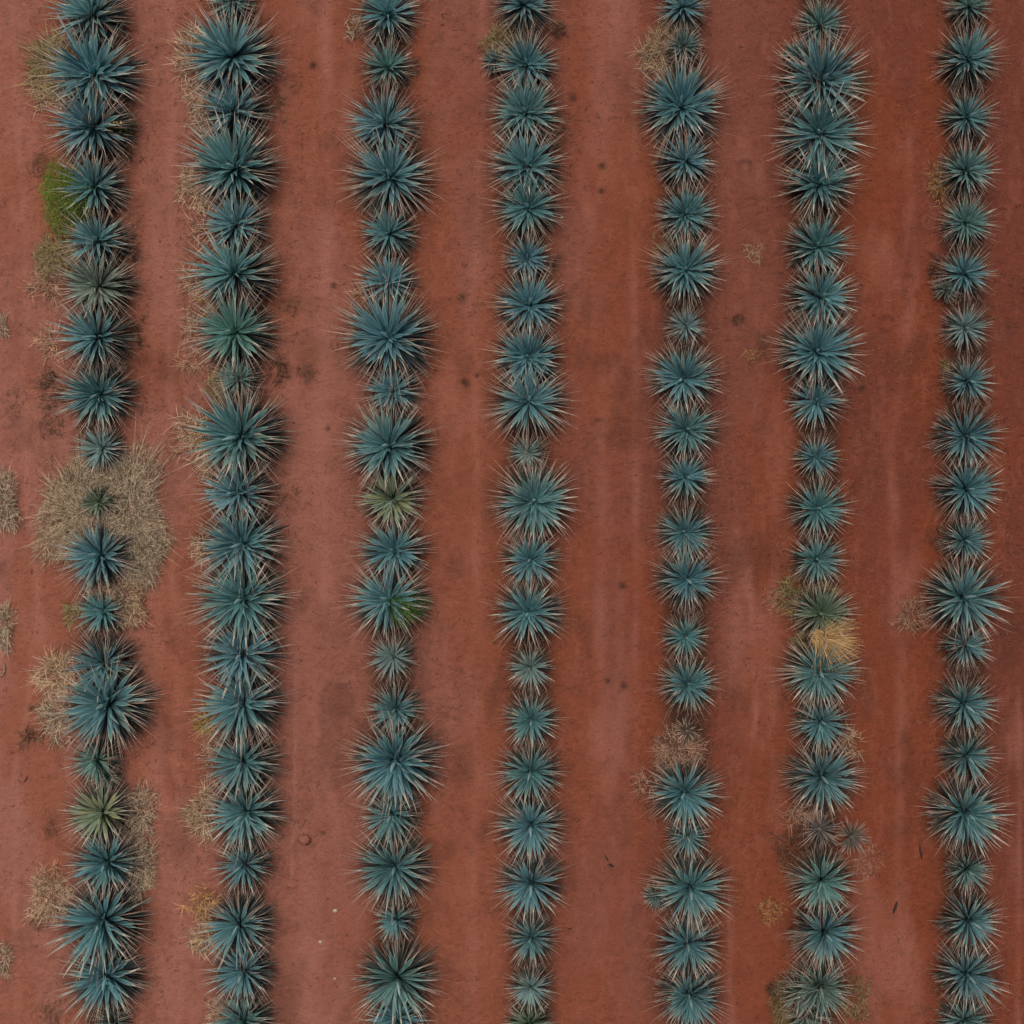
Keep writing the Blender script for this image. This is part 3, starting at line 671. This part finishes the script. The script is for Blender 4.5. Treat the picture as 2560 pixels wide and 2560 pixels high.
lump(763,2096,.135,M_SOIL,'round red earth mound on the path between second and third rows','earth_mound','mound',5)
weed(1935,2474,16,16,(.035,.02,.015) if False else BROWN,'dome','small dark brown weed on the soil left of the lowest sixth row agaves',1.2,height=.16)

def crumbs():
    """loose crumbs of soil and dung, too small to count"""
    rng = np.random.default_rng(77); n_ = 15000
    x = rng.uniform(-11.8, 11.8, n_); y = rng.uniform(-11.8, 11.8, n_)
    keep = vnoise(x, y*.6, .9, 33, 3) + rng.normal(0, .12, n_) > .50; x, y = x[keep], y[keep]; n_ = len(x)
    r = .006 + .022*rng.random(n_)**5
    ico = np.array([(0,0,1),(.89,0,.45),(.28,.85,.45),(-.72,.53,.45),(-.72,-.53,.45),(.28,-.85,.45),(.72,.53,-.45),(-.28,.85,-.45),(-.89,0,-.45),(-.28,-.85,-.45),(.72,-.53,-.45),(0,0,-1)])
    f = np.array([(0,1,2),(0,2,3),(0,3,4),(0,4,5),(0,5,1),(1,6,2),(2,7,3),(3,8,4),(4,9,5),(5,10,1),(6,7,2),(7,8,3),(8,9,4),(9,10,5),(10,6,1),(11,7,6),(11,8,7),(11,9,8),(11,10,9),(11,6,10)])
    z = np.array([gz_at(a, b2) for a, b2 in zip(x, y)])
    V = ico[None]*(r[:, None, None]*rng.uniform(.6, 1.4, (n_, 12, 1)))*np.array([1, 1, .7]) + np.stack([x, y, z+r*.3], 1)[:, None]
    F = (f[None]+(np.arange(n_)*12)[:, None, None]).reshape(-1, 3)
    o = link('soil_crumbs', mesh_from('soil_crumbs', V.reshape(-1, 3), F, [M_CLOD])); o['kind'] = 'stuff'
    o['label'] = 'loose dark crumbs of soil scattered over the paths'; o['category'] = 'soil crumbs'
crumbs()

def litter():
    """fine dry grass and leaf scraps under the rows and here and there on the paths"""
    rng = np.random.default_rng(78); xs, ys = [], []
    for r in ROWX:
        a = np.polyfit([q[0] for q in r], [q[1] for q in r], 1); py = rng.uniform(-30, 2590, 5200); px = np.polyval(a, py) + rng.normal(0, 74, 5200)
        ok = vnoise(px*PX, py*PX, 1.0, 41, 4) + rng.normal(0, .07, 5200) > .50
        xs.append((px[ok]-1280)*PX); ys.append((1280-py[ok])*PX)
    n0 = 26000; a, b2 = rng.uniform(-11.8, 11.8, n0), rng.uniform(-11.8, 11.8, n0); ok = vnoise(a, b2*.6, 1.2, 43, 3) + rng.normal(0, .06, n0) > .60
    xs.append(a[ok]); ys.append(b2[ok]); x, y = np.concatenate(xs), np.concatenate(ys); n_ = len(x)
    z = np.array([gz_at(p, q) for p, q in zip(x, y)])+rng.uniform(.006, .04, n_)
    az = rng.random(n_)*6.28; D = np.stack([np.cos(az), np.sin(az), rng.uniform(0, .35, n_)], 1)
    V, F, T, C = strands(np.stack([x, y, z], 1), D, rng.uniform(.04, .16, n_), rng.uniform(.006, .012, n_), 0*x, .3*rng.random(n_), 3, rng)
    o = link('dry_litter', mesh_from('dry_litter', V, F, [M_STRAW], {'t': T, 'v': C}), None, None, (.19, .09, .055)); o['kind'] = 'stuff'
    o['label'] = 'fine dry grass litter strewn under the agave rows'; o['category'] = 'litter'
litter()
